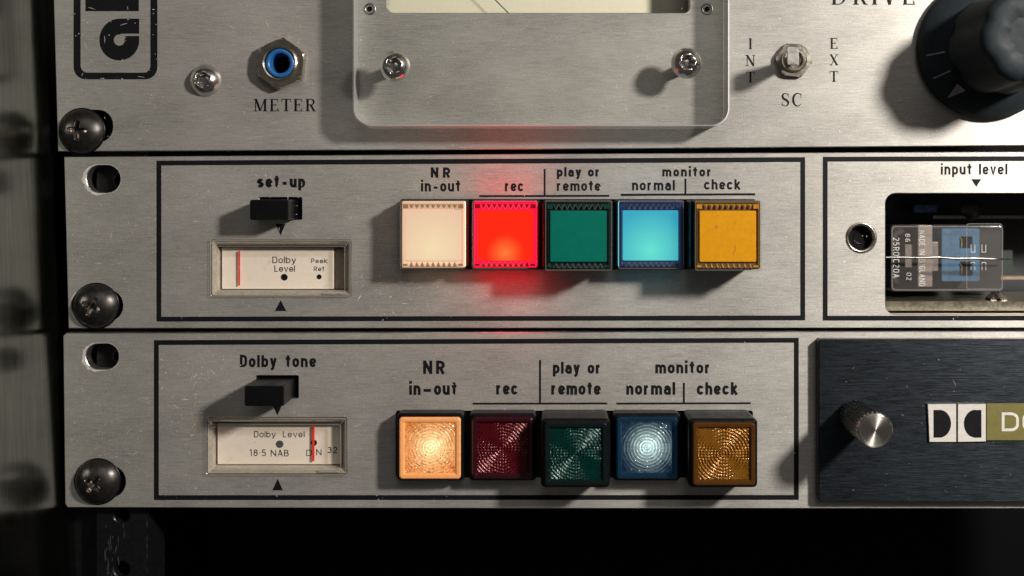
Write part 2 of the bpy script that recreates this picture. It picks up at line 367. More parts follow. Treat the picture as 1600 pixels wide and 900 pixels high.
def ribbon(mb, pts, w, d, wf=None):
    P_ = [Vector(p) for p in pts]; Q = [P_[0]]
    for p in P_[1:]:
        if (p - Q[-1]).length > 1e-5: Q.append(p)
    P_ = Q; n = len(P_); closed = (P_[0] - P_[-1]).length < 1e-4 and n > 3
    L_, R_ = [], []
    for i in range(n):
        if closed: a = P_[i - 1] if i > 0 else P_[-2]; c = P_[i + 1] if i < n - 1 else P_[1]
        else: a = P_[max(i - 1, 0)]; c = P_[min(i + 1, n - 1)]
        d1 = (P_[i] - a) if (P_[i] - a).length > 1e-6 else (c - P_[i]); d2 = (c - P_[i]) if (c - P_[i]).length > 1e-6 else d1
        d1 = d1.normalized(); d2 = d2.normalized(); t = (d1 + d2)
        t = t.normalized() if t.length > 1e-3 else d1
        nn = Vector((-t.y, t.x)); k_ = 1 / max(.55, nn.dot(Vector((-d1.y, d1.x))))
        hw = (w if wf is None else wf(i / (n - 1))) / 2 * k_
        L_.append(P_[i] + nn * hw); R_.append(P_[i] - nn * hw)
    vs = [(p.x, p.y, d) for p in L_] + [(p.x, p.y, d) for p in R_]
    fs = []
    for i in range(n - 1):
        f = (i, i + 1, n + i + 1, n + i); A, B, C = vs[f[0]], vs[f[1]], vs[f[2]]
        cr = (B[0] - A[0]) * (C[1] - A[1]) - (B[1] - A[1]) * (C[0] - A[0]); fs.append(f if cr < 0 else f[::-1])
    mb.add(vs, fs, False)
def text(mb, s, u0, u1, base, xh, sw=.29, a=.21, d=.15, gap=.24, space=.62, cap=1.36, rot=0, squash=None, slant_v=0):
    """set a word between u0 and u1 on the base line v = base"""
    bold = sw > .22
    if bold and a == .21: a = .245; gap *= .74; sw *= 1.04
    gl = []; x = 0
    for ch in s:
        if ch == ' ': x += space; continue
        g, w = gothic(ch, a, sw / 2, cap)
        x += sw / 2; gl.append((g, x)); x += w + sw / 2 + gap
    tot = x - gap
    if tot * xh > (u1 - u0) * 1.0 or True: kx = (u1 - u0) / tot
    k = 0
    for g, x0 in gl:
        for st in g:
            pts = []
            for px, py in st:
                X = (px + x0) * kx; Y = py * xh
                if rot: pts.append((base + Y, u0 + X))       # reads downwards
                else: pts.append((u0 + X, base - Y + slant_v * X))
            ribbon(mb, pts, sw * xh, d + .012 * k); k = (k + 1) % 7
def serif_glyph(mb, ch, cx, base, cap, d, w=1.0):
    """roman capitals: thick and thin strokes with bracketed feet"""
    T, t, S = .18, .075, .065; H = 1.0; k = [0]
    def st(pts, wd, wf=None):
        ribbon(mb, [(cx + x * cap * w, base - y * cap) for x, y in pts], wd * cap, d + .012 * k[0], None if wf is None else (lambda q: wf(q) * cap)); k[0] += 1
    def foot(x, y, l=.15): st([(x - l, y), (x + l, y)], S)
    b, c = S / 2, 1 - S / 2
    if ch in 'EF':
        st([(-.2, 0), (-.2, 1)], T); st([(-.34, b), (.30, b)], S); st([(-.34, c), (.27, c)], S); st([(-.2, .52), (.12, .52)], t)
        st([(.12, .40), (.12, .64)], .045); st([(.255, 1), (.285, .76)], .05); st([(.26, .24), (.33, 0)], .06)
    elif ch == 'M':
        st([(-.38, 0), (-.38, 1)], t); st([(-.36, 1), (0, .04)], T); st([(0, .04), (.36, 1)], t); st([(.38, 0), (.38, 1)], T)
        foot(-.38, b, .13); foot(.38, b, .17); st([(-.52, c), (-.3, c)], S); st([(.34, c), (.55, c)], S)
    elif ch == 'T':
        st([(0, 0), (0, 1)], T); foot(0, b, .17); st([(-.36, c), (.36, c)], S); st([(-.35, 1), (-.37, .74)], .05); st([(.35, 1), (.37, .74)], .05)
    elif ch == 'R':
        st([(-.22, 0), (-.22, 1)], T); foot(-.22, b, .16); st([(-.36, c), (.05, c)] + arc(.05, .75, .22, .22, 90, -90) + [(-.2, .53)], .1, lambda q: .06 + .09 * math.sin(PI * min(1, max(0, q))) ** 2)
        st([(.02, .53), (.3, .04)], T * .9); st([(.26, b), (.46, b)], S)
    elif ch == 'I': st([(0, 0), (0, 1)], T); foot(0, b); foot(0, c)
    elif ch == 'N':
        st([(-.3, 0), (-.3, 1)], t); st([(-.32, 1), (.3, 0)], T); st([(.3, 0), (.3, 1)], t); foot(-.3, b, .14); st([(-.46, c), (-.26, c)], S); foot(.3, c, .14)
    elif ch == 'X':
        st([(-.28, 1), (.28, 0)], T); st([(-.26, 0), (.26, 1)], t)
        for x in (-.28, .28):
            for y in (b, c): foot(x, y, .13)
    elif ch == 'V':
        st([(-.3, 1), (.02, 0)], T); st([(.02, .02), (.3, 1)], t); foot(-.3, c, .15); foot(.3, c, .13)
    elif ch == 'D':
        st([(-.27, 0), (-.27, 1)], T); st([(-.42, c), (0, c)] + arc(0, .5, .33, c - .5, 90, -90) + [(-.42, b)], .1, lambda q: .055 + .11 * math.sin(PI * q) ** 4)
    elif ch == 'S':
        st(arc(0, .745, .21, .235, 25, 180, 12) + [(-.15, .6), (.13, .43)] + arc(0, .25, .23, .235, 20, -160, 12), .1, lambda q: .055 + .12 * math.exp(-((q - .5) / .2) ** 2))
        st([(.215, .98), (.235, .70)], .045); st([(-.235, .30), (-.245, .02)], .045)
    elif ch == 'C':
        st(arc(.04, .5, .34, .485, 42, 318, 24), .1, lambda q: .05 + .12 * math.sin(PI * q) ** 2); st([(.29, .98), (.31, .66)], .045)
def serif(mb, s, u0, u1, base, cap, d=.15, w=1.0):
    wid = {'I': .42, 'M': 1.1, 'T': .82, 'E': .78, 'R': .86, 'N': .98, 'X': .84, 'V': .86, 'D': .92, 'S': .62, 'C': .82}
    tot = sum(wid[c] for c in s); k = (u1 - u0) / tot; x = u0
    for c in s: serif_glyph(mb, c, x + wid[c] * k / 2, base, cap, d, w); x += wid[c] * k
def lettering(parent, name, mat, label=None, d=.15):
    class T:
        def __enter__(s): s.mb = MB(); return s.mb
        def __exit__(s, *a): s.o = s.mb.build(name, mat, parent, label=label)
    return T()
def word(parent, s, *a, mat=None, **k):
    mb = MB(); text(mb, s, *a, **k); return mb.build('lettering', mat or M['ink'], parent)
def rule(parent, u0, v0, u1, v1, w, d=.12):
    mb = MB()
    if abs(u1 - u0) > abs(v1 - v0): mb.flat([(u0, v0 - w / 2), (u1, v1 - w / 2), (u1, v1 + w / 2), (u0, v0 + w / 2)], d)
    else: mb.flat([(u0 - w / 2, v0), (u0 + w / 2, v0), (u1 + w / 2, v1), (u1 - w / 2, v1)], d)
    return mb.build('printed_line', M['ink'], parent)
def tri(parent, pts, d=.14):
    return MB().flat(pts, d).build('printed_arrow', M['ink'], parent)

# ------------------------------------------------------------------ setting
MB().quad((44, -500, -700), (44, -500, 210), (118, 1400, 210), (118, 1400, -700)).build('cabinet_wall', M['cabinet'], kind='structure')
MB().quad((-900, -900, -705), (-900, 1700, -705), (2700, 1700, -705), (2700, -900, -705)).build('cabinet_back_wall', M['void'], kind='structure')

# rack rail behind the panel ends
rail = root('rack_rail', 180, 990, -60, 'black painted vertical rack rail with screw holes, showing under the lowest panel', 'rack rail')
rh = [circ(182, y, 12.5, 28) for y in (-60, 205, 282, 478, 560, 752, 811, 897, 975)]
plate([(141, -300), (222, -300), (222, 1100), (141, 1100)], rh, top=-20, thick=14, ch=1.6, chh=1.6).build('rail_face', [M['rail'], M['rail']], rail)
MB().box(222.5, -300, 224.5, 1100, -19.6, -90).build('rail_flange', M['rail'], rail)
MB().box(92, -300, 140, 1100, -44, -60).build('mounting_strip', M['rail'], rail)
mb = MB(); rr = random.Random(3)
for i in range(46):
    c = rr.choice([163, 167, 175, 222.8, 222.8, 186, 158]); y = rr.uniform(815, 905); l = rr.uniform(3, 22) if c > 200 else rr.uniform(3, 16)
    c += rr.uniform(-2.4, 2.4) if c < 200 else rr.uniform(-.8, .8)
    ribbon(mb, [(c, y), (c + rr.uniform(-1, 1), y + l * .5), (c + rr.uniform(-1, 1), y + l)], .5, -19.7 + .012 * (i % 9), lambda q: (.15 + 1.1 * math.sin(PI * q)))
mb.build('paint_chips', plain('bare_metal_chips', (.17, .16, .16), .4, metal=.7), rail, kind='stuff')

# ------------------------------------------------------------------ dished heads
def head(cu, cv, r, h, d0, mask, depth, n=96, rings=34, flange=1.5, bare=0):
    """domed screw head, mask(x,y) in head radii = 0..1 recess"""
    mb = MB(); vs = []; fs = []
    R_ = [r * (i / rings) for i in range(rings + 1)]
    vs.append((cu, cv, d0 + flange + h - depth * mask(0, 0)))
    for i in range(1, rings + 1):
        for j in range(n):
            a = 2 * PI * j / n; x, y = R_[i] / r * math.cos(a), R_[i] / r * math.sin(a)
            q = R_[i] / r; dome = h * (math.sqrt(max(0, 1.28 - q * q)) - math.sqrt(.28)) / (math.sqrt(1.28) - math.sqrt(.28))
            vs.append((cu + x * r, cv + y * r, d0 + flange + dome - depth * mask(x, y)))
    for j in range(n):
        fs.append((0, 1 + (j + 1) % n, 1 + j))
        for i in range(rings - 1):
            a, b = 1 + i * n + j, 1 + i * n + (j + 1) % n; fs.append((a, b, b + n, a + n))
    mb.add(vs, fs, True)
    if bare:       # driver-worn bare metal inside the recess
        k0 = len(mb.f) - len(fs)
        for k_, f_ in enumerate(fs):
            x = sum(vs[i][0] - cu for i in f_) / len(f_) / r; y = sum(vs[i][1] - cv for i in f_) / len(f_) / r
            if .12 < mask(x, y) < .8 and math.sin(x * 19 + y * 7 + bare) > -.35: mb.m[k0 + k_] = 1
    mb.lathe(cu, cv, [(r, d0), (r, d0 + flange)], n, True, False)
    return mb
def sstep(e0, e1, x):
    t = min(1, max(0, (x - e0) / (e1 - e0))); return t * t * (3 - 2 * t)
def cross(rot=0, L_=.42, w=.085):
    def f(x, y):
        c, s_ = math.cos(rot), math.sin(rot); x, y = x * c + y * s_, -x * s_ + y * c
        ax, ay = abs(x), abs(y)
        def arm(l, t):
            ww = w * (1 - .45 * l / L_); return (1 - sstep(ww, ww + .06, t)) * (1 - sstep(L_ - .08, L_ + .02, l)) * (1 - .55 * l / L_)
        return max(arm(ax, ay), arm(ay, ax), 1 - sstep(.1, .2, math.hypot(x, y)))
    return f
def hexm(R, rot=0):
    def f(x, y):
        a = math.atan2(y, x) + rot; q = math.hypot(x, y) * math.cos((a % (PI / 3)) - PI / 6)
        return 1 - sstep(R, R + .07, q)
    return f
def rack_screw(cu, cv, rot, label, dirt):
    t = root('rack_screw', cu, cv, 0, label, 'screw', 'rack screws holding the panels')
    head(cu, cv, 34.5, 17, 1.5, cross(rot), 13, bare=1 + rot * 5).build('screw_head', [M['screw_black'], M['bare']], t)
    MB().lathe(cu, cv, [(36.5, .3), (36.5, 1.5), (34, 1.7)], 48).build('washer', M['black_plastic'], t)
    return t
rack_screw(128.5, 205, .06, 'large black cross-head screw at the bottom left corner of the topmost silver panel', 0)
rack_screw(150.5, 478, .42, 'large black cross-head screw left of the meter with the needle at its left end', 0)
rack_screw(153, 752, .62, 'large brownish black cross-head screw at the bottom left corner of the lowest silver panel', 0)

# ------------------------------------------------------------------ upper unit
UG = 'silver rack units stacked in the cabinet'
up = root('rack_unit', 840, 232, -20, 'topmost brushed silver unit with blue-ringed METER jack, clear acrylic meter cover and black knob', 'rack unit', UG)
vu = rrect(605, -160, 1078, 20, 10)
slot1 = rrect(98, 172, 176, 222, 23)
plate([(79, -170), (2050, -170), (2050, 224), (1600, 227), (840, 233), (90.5, 236.5)], [vu, slot1, circ(440, 100, 19, 24), circ(1240, 93, 14, 20)], thick=20, ch=.9).build('face_panel', [M['alu_worn'], M['alu_edge']], up)
# badge frame with emblem
o_ = rrect(115, -120, 246, 124, 19); i_ = rrect(126, -120, 235, 113.5, 11)
MB().region([o_, i_], .15).build('emblem_frame', M['ink_worn'], up)
MB().flat([(133.5, -80), (217, -80), (217, 17.5), (133.5, 17.5)], .15).build('emblem', M['ink'], up)
ob = [(217.6, 29), (186.5, 29)] + arc(186.5, 62.5, 31.5, 33.5, 270, 180, 10) [0:0]
ob = [(217.6, 29), (217.6, 52.6), (190, 52.6)]
ob += [(186.5 + 8.7 * math.cos(math.radians(q)), 62 + 8.8 * math.sin(math.radians(q))) for q in range(-80, -361, -14)][0:0]
ob += [(186.5 + 8.7 * math.cos(math.radians(q)), 62.5 + 8.8 * math.sin(math.radians(q))) for q in range(-85, -350, -14)]
ob += [(195.6, 56.2), (217.6, 56.2), (217.6, 63)]
ob += [(186.5 + 31.2 * math.cos(math.radians(q)), 63 + 31.5 * math.sin(math.radians(q))) for q in range(6, 181, 9)]
ob += [(186.5 + 31.2 * math.cos(math.radians(q)), 63 + 34 * math.sin(math.radians(q))) for q in range(189, 271, 9)]
MB().flat(ob, .15).build('emblem', M['ink'], up)
with lettering(up, 'lettering', M['ink']) as mb: serif(mb, 'METER', 394, 495, 174, 19.5)
for s_, cx, ys in (('INT', 1172.5, (77, 103, 129)), ('EXT', 1303, (76.5, 102, 128))):
    with lettering(up, 'lettering', M['ink']) as mb:
        for c_, y in zip(s_, ys): serif_glyph(mb, c_, cx, y, 17, .15)
with lettering(up, 'lettering', M['ink']) as mb: serif(mb, 'SC', 1219, 1256, 166, 20.5)
with lettering(up, 'lettering', M['ink']) as mb: serif(mb, 'DRIVE', 1294, 1434, 7.5, 27)
# VU meter behind the window
vm = MB(); vm.quad((560, -200, -64), (560, 60, -64), (1130, 60, -64), (1130, -200, -64)); vm = vm.build('vu_meter', M['vu_dial'], up)
mb = MB(); ribbon(mb, [(640, -140), (*bk(797, 23, -40),)], 1.7, -40); mb.build('needle', M['ink'], vm)
MB().box(600, 21.5, 1085, 24, -64, -21).build('dial_mount', M['black_plastic'], vm)
# clear acrylic cover
cd = 50
c0 = bk(550.5, 197, cd); c1 = bk(1140, 197, cd)
def cv_(ins=0): return rrect(c0[0] + ins, -330, c1[0] - ins, c0[1] - ins, 27 - ins * .5, 12)
mb = MB(); mb.cur = 0; mb.flat(offset(cv_(), 2.2), cd)
mb.cur = 1
lo_, hi_ = cv_(), offset(cv_(), 2.2)
mb.walls(lo_, .4, cd - 2.2, True); n_ = len(lo_)
mb.cur = 2
mb.add([(p[0], p[1], cd - 2.2) for p in lo_] + [(p[0], p[1], cd) for p in hi_], [(i, (i + 1) % n_, n_ + (i + 1) % n_, n_ + i) for i in range(n_)])
cover = mb.build('acrylic_cover', [M['acrylic'], M['acrylic_edge'], clear('acrylic_chamfer_glint', (.6, .6, .6), 1.2, .15, haze=.62, hazecol=(.88, .88, .86))], up, label='clear acrylic block with rounded corners')  # white haze in the chamfer paints the bright bevel line
def allen(u, v, r, h, d, hexr, depth, name='allen_screw', parent=up, mat='steel', rot=.3, label=None):
    cu, cv = bk(u, v, d + h * .4); return head(cu, cv, r * (1 - d / F), h, d, hexm(hexr, rot), depth, 72, 26, 1.2).build(name, M[mat], parent, label=label)
allen(616, 103, 24, 17, cd + .5, .40, 14, parent=up)
allen(1073.5, 98, 24, 17, cd + .5, .40, 14, parent=up, rot=.1)
allen(319, 125, 24.5, 17, .4, .38, 14, parent=up, rot=.35)
for u in (578, 1105):
    mb = MB(); mb.lathe(u, 14, [(9.5, .3), (9, 1.0), (6.5, 1.0), (5.8, -3)], 24, True, True); mb.build('allen_screw', M['steel_dark'], up); MB().flat(circ(u, 14, 4.6, 6, .3), 1.3).build('hex_socket_shade', M['void'], up)  # flat dark hexagon paints the shade inside the socket
for u in (616, 1073.5):
    p = bk(u, 101, cd); MB().lathe(p[0], p[1], [(9, .6), (9, cd)], 24, True, False).build('screw_shank', M['steel_dark'], up)
# METER jack
jc = bk(438, 99, 14); ju, jv = jc
jk = MB(); hx = [(ju + 39 * math.cos(a), jv + 39 * math.sin(a)) for a in [math.radians(30 + 60 * i + 4) for i in range(6)]]
def hexring(mb, cu, cv, R, rin, d0, d1, rot, ch=2.5, n=48):
    def hl(s_):
        out = []
        for i in range(n):
            a = 2 * PI * i / n; t = ((a - rot) % (PI / 3)) - PI / 6; q = min(s_ * R * math.cos(PI / 6) / math.cos(t), 1e9); out.append((cu + q * math.cos(a), cv + q * math.sin(a)))
        return out
    def cl(r): return [(cu + r * math.cos(2 * PI * i / n), cv + r * math.sin(2 * PI * i / n)) for i in range(n)]
    top = [(cu + min(math.hypot(p[0] - cu, p[1] - cv), R * .9) * math.cos(2 * PI * i / n), cv + min(math.hypot(p[0] - cu, p[1] - cv), R * .9) * math.sin(2 * PI * i / n)) for i, p in enumerate(hl(1))]
    mid = hl(1)
    mb.skin([(mid, d0), (mid, d1 - ch), (top, d1), (cl(rin), d1), (cl(rin * .98), d0)], False, False, False)
hexring(jk, ju, jv, 41, 27, .4, 15, math.radians(36)); jack = jk.build('jack_socket', M['nickel'], up, label='headphone style jack with hexagonal nickel nut')
MB().lathe(ju, jv, [(27, .4), (27, 19), (25.5, 20), (23.5, 19), (23, 6)], 48, False, False).build('threaded_collar', M['nickel'], jack)
MB().lathe(ju, jv, [(22.6, 1), (22.6, 17), (21, 18.5), (16.5, 18.5), (15.5, 16), (15.2, -18)], 48, True, False).build('ring', M['blue_plastic'], jack)
MB().lathe(ju, jv, [(15, -18), (.5, -18)], 32, False).build('bore', M['void'], jack)
# SC toggle switch
tk = MB(); tu, tv = bk(1240.5, 94, 8)
hexring(tk, tu, tv, 29, 19, .4, 10, .1, 2); tog = tk.build('toggle_switch', M['nickel'], up, label='small chrome bat toggle switch')
MB().lathe(tu, tv, [(19.5, .4), (19.5, 12), (18.5, 13), (18.5, 15), (17, 16), (13, 16), (11, 10), (10, 4)], 40, False, True).build('threaded_collar', M['nickel'], tog)
mb = MB(); b0 = (tu, tv, 8); tip = bk(1238.5, 87, 78)
lp = []
for k_ in range(9):
    q = k_ / 8; cu = tu + (tip[0] - tu) * q; cv = tv + (tip[1] - tv) * q; r = 6 + 3.4 * q
    rv = r * (1 + .55 * q)
    if k_ == 8: r *= .82; rv *= .88
    lp.append((rrect(cu - r, cv - rv, cu + r, cv + rv, r * (.98 - .75 * q), 4), 8 + 70 * q if k_ < 8 else 79.5))
mb.skin(lp, True, False, True); mb.build('lever', M['steel_dark'], tog)
# black DRIVE knob
ku, kv = 1541, 77
kb = MB(); kb.lathe(ku, kv, [(108, 1), (110, 3), (110, 11), (104, 17), (78, 44), (40, 44)], 96, True, False)
knob = kb.build('control_knob', M['knob_plastic'], up, label='large black knob with a skirt and fluted grip')
mb = MB()
def flute(a, d): return -4.2 * (0.5 + 0.5 * math.cos(7 * a + 1.0)) ** 3 * (1 if d < 150 else .6)
mb.lathe(ku, kv, [(79, 40), (76, 46), (70, 135), (66, 144), (58, 148), (40, 147), (30, 145)], 140, True, True, flute); mb.build('grip', M['knob_plastic'], knob)
def skirt_mark(a0, r0, r1, w0, w1):
    a = math.radians(a0); c, s_ = math.cos(a), math.sin(a)
    def pt(r, w): return (ku + r * c - w * s_, kv + r * s_ + w * c, 17 + (104 - r) / 24 * 27 + .6)
    return MB().quad(pt(r0, -w0), pt(r0, w0), pt(r1, w1), pt(r1, -w1)).build('scale_mark', M['faded_ink'], knob)
for a0 in (173, 152): skirt_mark(a0, 102, 82, 1.1, 1.1)
skirt_mark(131, 103, 84, .4, 8.5)
# small knob just above the picture; its shadow falls into it
MB().lathe(500, -78, [(30, .4), (31, 4), (27, 10), (24, 86), (21, 90), (2, 90)], 48).build('control_knob', M['knob_plastic'], up, label='small black knob')

# ------------------------------------------------------------------ shared parts of the two lower units
def slider(parent, fu0, fv0, fu1, fv1, d, slot, label):
    MB().flat(rrect(*slot, 2), -6).build('slot_floor', M['void'], parent)
    a = bk(fu0, fv0, d); b = bk(fu1, fv1, d)
    return MB().rbox(a[0], a[1], b[0], b[1], -4, d, 3, 2).build('slide_switch', M['slider_plastic'], parent, label=label)
def meter(parent, u0, v0, u1, v1, prints, needle, dots, label, nv, nw, endw=31):
    g = 13
    body = MB(); d = -24
    body.skin([(rrect(u0 + 1, v0 + 1, u1 - 1, v1 - 1, 3, 3), -1), (rrect(u0 + 5, v0 + 8, u1 - 6, v1 - 7, 2, 3), -8), (rrect(u0 + 6, v0 + 9, u1 - 7, v1 - 8, 2, 3), -34)], True, False)
    m = body.build('level_meter', M['dial_body'], parent, label=label)
    MB().rbox(u0 + 9, v0 + 13, u1 - endw - 1, v1 - 9, -33, d, 2, 1).build('dial', M['dial'], m)
    MB().rbox(u1 - endw, v0 + 16, u1 - 8, v1 - 9, -33, d - 5, 2, 1).build('dial_end', plain('brown_dial_end', (.36, .29, .23), .5), m)
    MB().box(u0 + 7, v0 + 9.6, u1 - 8, v0 + 11.4, -20, -12).build('inner_bar', M['ink_soft'], m)
    for s_, a, b, base, xh, kw in prints:
        p, q = bk(a, base, d), bk(b, base, d)
        mb = MB(); text(mb, s_, p[0], q[0], p[1], xh * (1 - d / F), d=d + .2, **kw); mb.build('lettering', M['ink_soft'], m)
    for u, v, r, mm in dots:
        p = bk(u, v, d); MB().flat(circ(p[0], p[1], r, 20), d + .3).build('printed_dot', M[mm], m)
    p = bk(needle, nv[0], -20); q = bk(needle + .3, nv[1], -20)
    MB().rbox(p[0] - nw / 2, p[1], p[0] + nw / 2, q[1], -21, -19.8, .5, .3).build('needle', M['needle_red'], m)
    # clear moulded window: sloping rim and flat centre
    w = MB(); w.cur = 0
    L0 = rrect(u0, v0, u1, v1, 2.5, 3); L1 = rrect(u0 + 3.5, v0 + 3.5, u1 - 3.5, v1 - 3.5, 2, 3)
    L2 = rrect(u0 + 8, v0 + 9, u1 - 8, v1 - 8, 1.5, 3); L3 = rrect(u0 + 10.5, v0 + 12, u1 - 10.5, v1 - 10.5, 1.2, 3)
    w.skin([(L0, -1), (L0, 2.2), (rrect(u0 + 1, v0 + 1, u1 - 1, v1 - 1, 2.2, 3), 3.2), (L1, 4.5), (rrect(u0 + 5, v0 + 5.5, u1 - 5, v1 - 5, 1.8, 3), 1.2), (L2, 3.4), (L3, 1.2)], False, False, False)
    w.build('window_rim', M['meter_bevel'], m)
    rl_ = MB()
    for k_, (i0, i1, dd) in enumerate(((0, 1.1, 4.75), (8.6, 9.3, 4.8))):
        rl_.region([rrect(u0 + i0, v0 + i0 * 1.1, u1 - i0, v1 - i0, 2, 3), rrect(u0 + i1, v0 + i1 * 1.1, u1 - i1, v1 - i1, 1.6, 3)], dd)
    rl_.build('rim_glint_line', M['rim_glint'], m)  # thin pale rings painted as highlights along the rim
    MB().flat(L3, 1.2).build('window', M['meter_clear'], m)
    # moulded ridges low right
    rb = MB()
    for i in range(14): rb.box(u1 - 42 + i * 2.4, v1 - 8.5, u1 - 41 + i * 2.4, v1 - 3.5, 1.6, 2.2)
    rb.build('moulded_ribs', M['dial_body'], m, kind='stuff')
    return m
def border(parent, o, t):
    """printed rectangular border; o = four corners"""
    MB().region([o, offset(o, t)], .12).build('printed_border', M['ink_worn'], parent)
def scuffs(parent, seed, boxes, n, mat='scuff', d=.2):
    rr = random.Random(seed); mb = MB()
    for i in range(int(n * 1.6)):
        b = rr.choice(boxes); u = rr.uniform(b[0], b[2]); v = rr.uniform(b[1], b[3]); a = rr.uniform(-.6, .6) + (PI / 2 if rr.random() < .5 else 0)
        l = rr.choice([.8, 1, 1, 1.2, 1.5, 2, 2, 3, 6, 12]); w = rr.uniform(.4, 1.0) if l > 3 else rr.uniform(.7, 1.8)
        pts = [(u + l * q * math.cos(a + q * .15), v + l * q * math.sin(a + q * .15)) for q in (0, .25, .5, .75, 1)]
        ribbon(mb, pts, w, d + .012 * (i % 11), lambda q: w * (.25 + .75 * math.sin(PI * q)))
    return mb.build('scuff_marks', M[mat], parent, kind='stuff')
def worn_ring(parent, u0, v0, u1, v1, w=3.5):
    """bare metal rubbed bright round a slot"""
    r = (v1 - v0) / 2; rr = random.Random(int(u0 + v0)); a = rrect(u0 - .95, v0 - .95, u1 + .95, v1 + .95, r, 10)
    b = [(p[0] + (p[0] - (u0 + u1) / 2) / 26 * w * (rr.uniform(.5, 1.5) if p[0] < (u0 + u1) / 2 else .08), p[1] + (p[1] - (v0 + v1) / 2) / 22 * w * (rr.uniform(.5, 1.0) if p[1] > (v0 + v1) / 2 and p[0] < (u0 + u1) / 2 else .12)) for p in a]
    MB().region([b, a], .1).build('worn_edge', M['scuff'], parent)

# ------------------------------------------------------------------ middle unit
mid = root('rack_unit', 850, 516, -20, 'middle silver unit with glowing white, red and blue push buttons and a relay window', 'rack unit', UG)
slotB = (135, 258, 188, 301)
ms = (405, 308.5, 471.5, 343)
hole_open = circ(1345.5, 371.5, 24, 36)
win = rrect(1383.5, 302, 1900, 491.5, 16)
plate([(100, 245), (840, 240.5), (1500, 237.5), (2050, 236), (2050, 512), (107, 513)],
      [rrect(*slotB, 21), rrect(112, 453, 192, 502, 24), rrect(*ms, 2), rrect(330, 374.5, 548.5, 463, 3), rrect(625.5, 312, 1180, 420, 3), hole_open, win], thick=19, ch=.9).build('face_panel', [M['alu_worn'], M['alu_edge']], mid)
worn_ring(mid, *slotB, 4.5)
worn_ring(mid, 112, 453, 192, 502, 1.6)
border(mid, [(244.5, 251), (1258, 245.5), (1258, 500.5), (244.5, 502.5)], 7.6)
border(mid, [(1285.5, 245), (2000, 243), (2000, 500.5), (1285.5, 501)], 7.6)
word(mid, 'set-up', 401.7, 476.7, 293, 14, sw=.32, gap=.30)
slider(mid, 390, 312, 451, 344, 48, ms, 'black slide switch under the word set-up')
tri(mid, [(430.5, 350), (446, 350), (438.5, 368)]); tri(mid, [(438.5, 469), (447.5, 486), (429.5, 486)])
meter(mid, 330, 374.5, 548.5, 463, [('Dolby', 425.6, 463, 411.2, 7.6, dict(sw=.18, a=.36, gap=.16)), ('Level', 428.8, 461, 424.6, 7.4, dict(sw=.18, a=.36, gap=.16)),
      ('Peak', 486, 512, 411, 5.3, dict(sw=.2, a=.34, gap=.2)), ('Ref', 490.5, 507, 423.5, 5.3, dict(sw=.2, a=.34, gap=.2))],
      373.7, [(444.3, 433.2, 5.4, 'ink'), (498.8, 432.5, 4, 'ink')], 'small level meter with its red needle resting at the left end', (392, 446), 2.6)
kw = dict(sw=.262, gap=.27)
word(mid, 'NR', 672.6, 704, 277.6, 11.8, sw=.32, gap=.58); word(mid, 'in-out', 657.8, 719.4, 299.3, 13, **kw); word(mid, 'rec', 789, 818, 299, 12.6, **kw)
word(mid, 'play or', 870, 937.5, 276, 11.2, sw=.31, gap=.28, space=.7); word(mid, 'remote', 870, 938.5, 298.3, 12, **kw)
word(mid, 'monitor', 1034.8, 1112, 275.7, 11, sw=.30, gap=.33); word(mid, 'normal', 987.5, 1054.5, 297.5, 12.2, **kw); word(mid, 'check', 1100, 1157, 296.3, 12.2, **kw)
rule(mid, 748.7, 306.5, 952, 306, 3.2); rule(mid, 851, 264, 851, 305, 3, .2); rule(mid, 970, 304.5, 1180, 303.6, 3.4); rule(mid, 1071, 279, 1071, 303, 3, .2)
word(mid, 'input level', 1470, 1574, 272.7, 12.6, sw=.24, gap=.28, space=.7); tri(mid, [(1517.5, 280), (1533, 280), (1525.3, 292)])
scuffs(mid, 5, [(250, 262, 560, 370), (110, 320, 240, 470), (560, 425, 700, 495)], 90)
scuffs(mid, 6, [(260, 260, 1240, 495), (1300, 260, 1380, 490)], 60)
def smears(parent, seed, spots):
    rr = random.Random(seed); mb = MB()
    for u, v, w, h, n in spots:
        for i in range(n):
            a, b = u + rr.uniform(0, w), v + rr.uniform(0, h); l = rr.uniform(3, 12); 
            ribbon(mb, [(a, b), (a + rr.uniform(-1, 1), b + l / 2), (a + rr.uniform(-1.5, 1.5), b + l)], 1, .18 + .012 * (i % 9), lambda q, k_=rr.uniform(.25, .8): .1 + k_ * math.sin(PI * q))
    mb.build('rubbed_patch', M['smear'], parent, kind='stuff')
smears(mid, 1, [(262, 262, 28, 44, 36), (254, 430, 34, 60, 44), (120, 305, 70, 40, 16), (165, 350, 22, 34, 14)])
# threaded hole insert
ins = MB().lathe(1345.5, 371.5, [(24, -14), (24, .6), (22, 1.2), (19, .2), (18.5, -3), (18, -14)], 48, True, False).build('threaded_insert', M['nickel'], mid)
MB().lathe(1345.5, 371.5, [(19, -13), (.4, -13.5)], 32).build('bore', M['void'], ins)
MB().lathe(1348, 371.5, [(11, -12.8), (10.5, -12.2), (9.4, -12.8)], 32, True, False).build('ring', M['black_plastic'], ins)

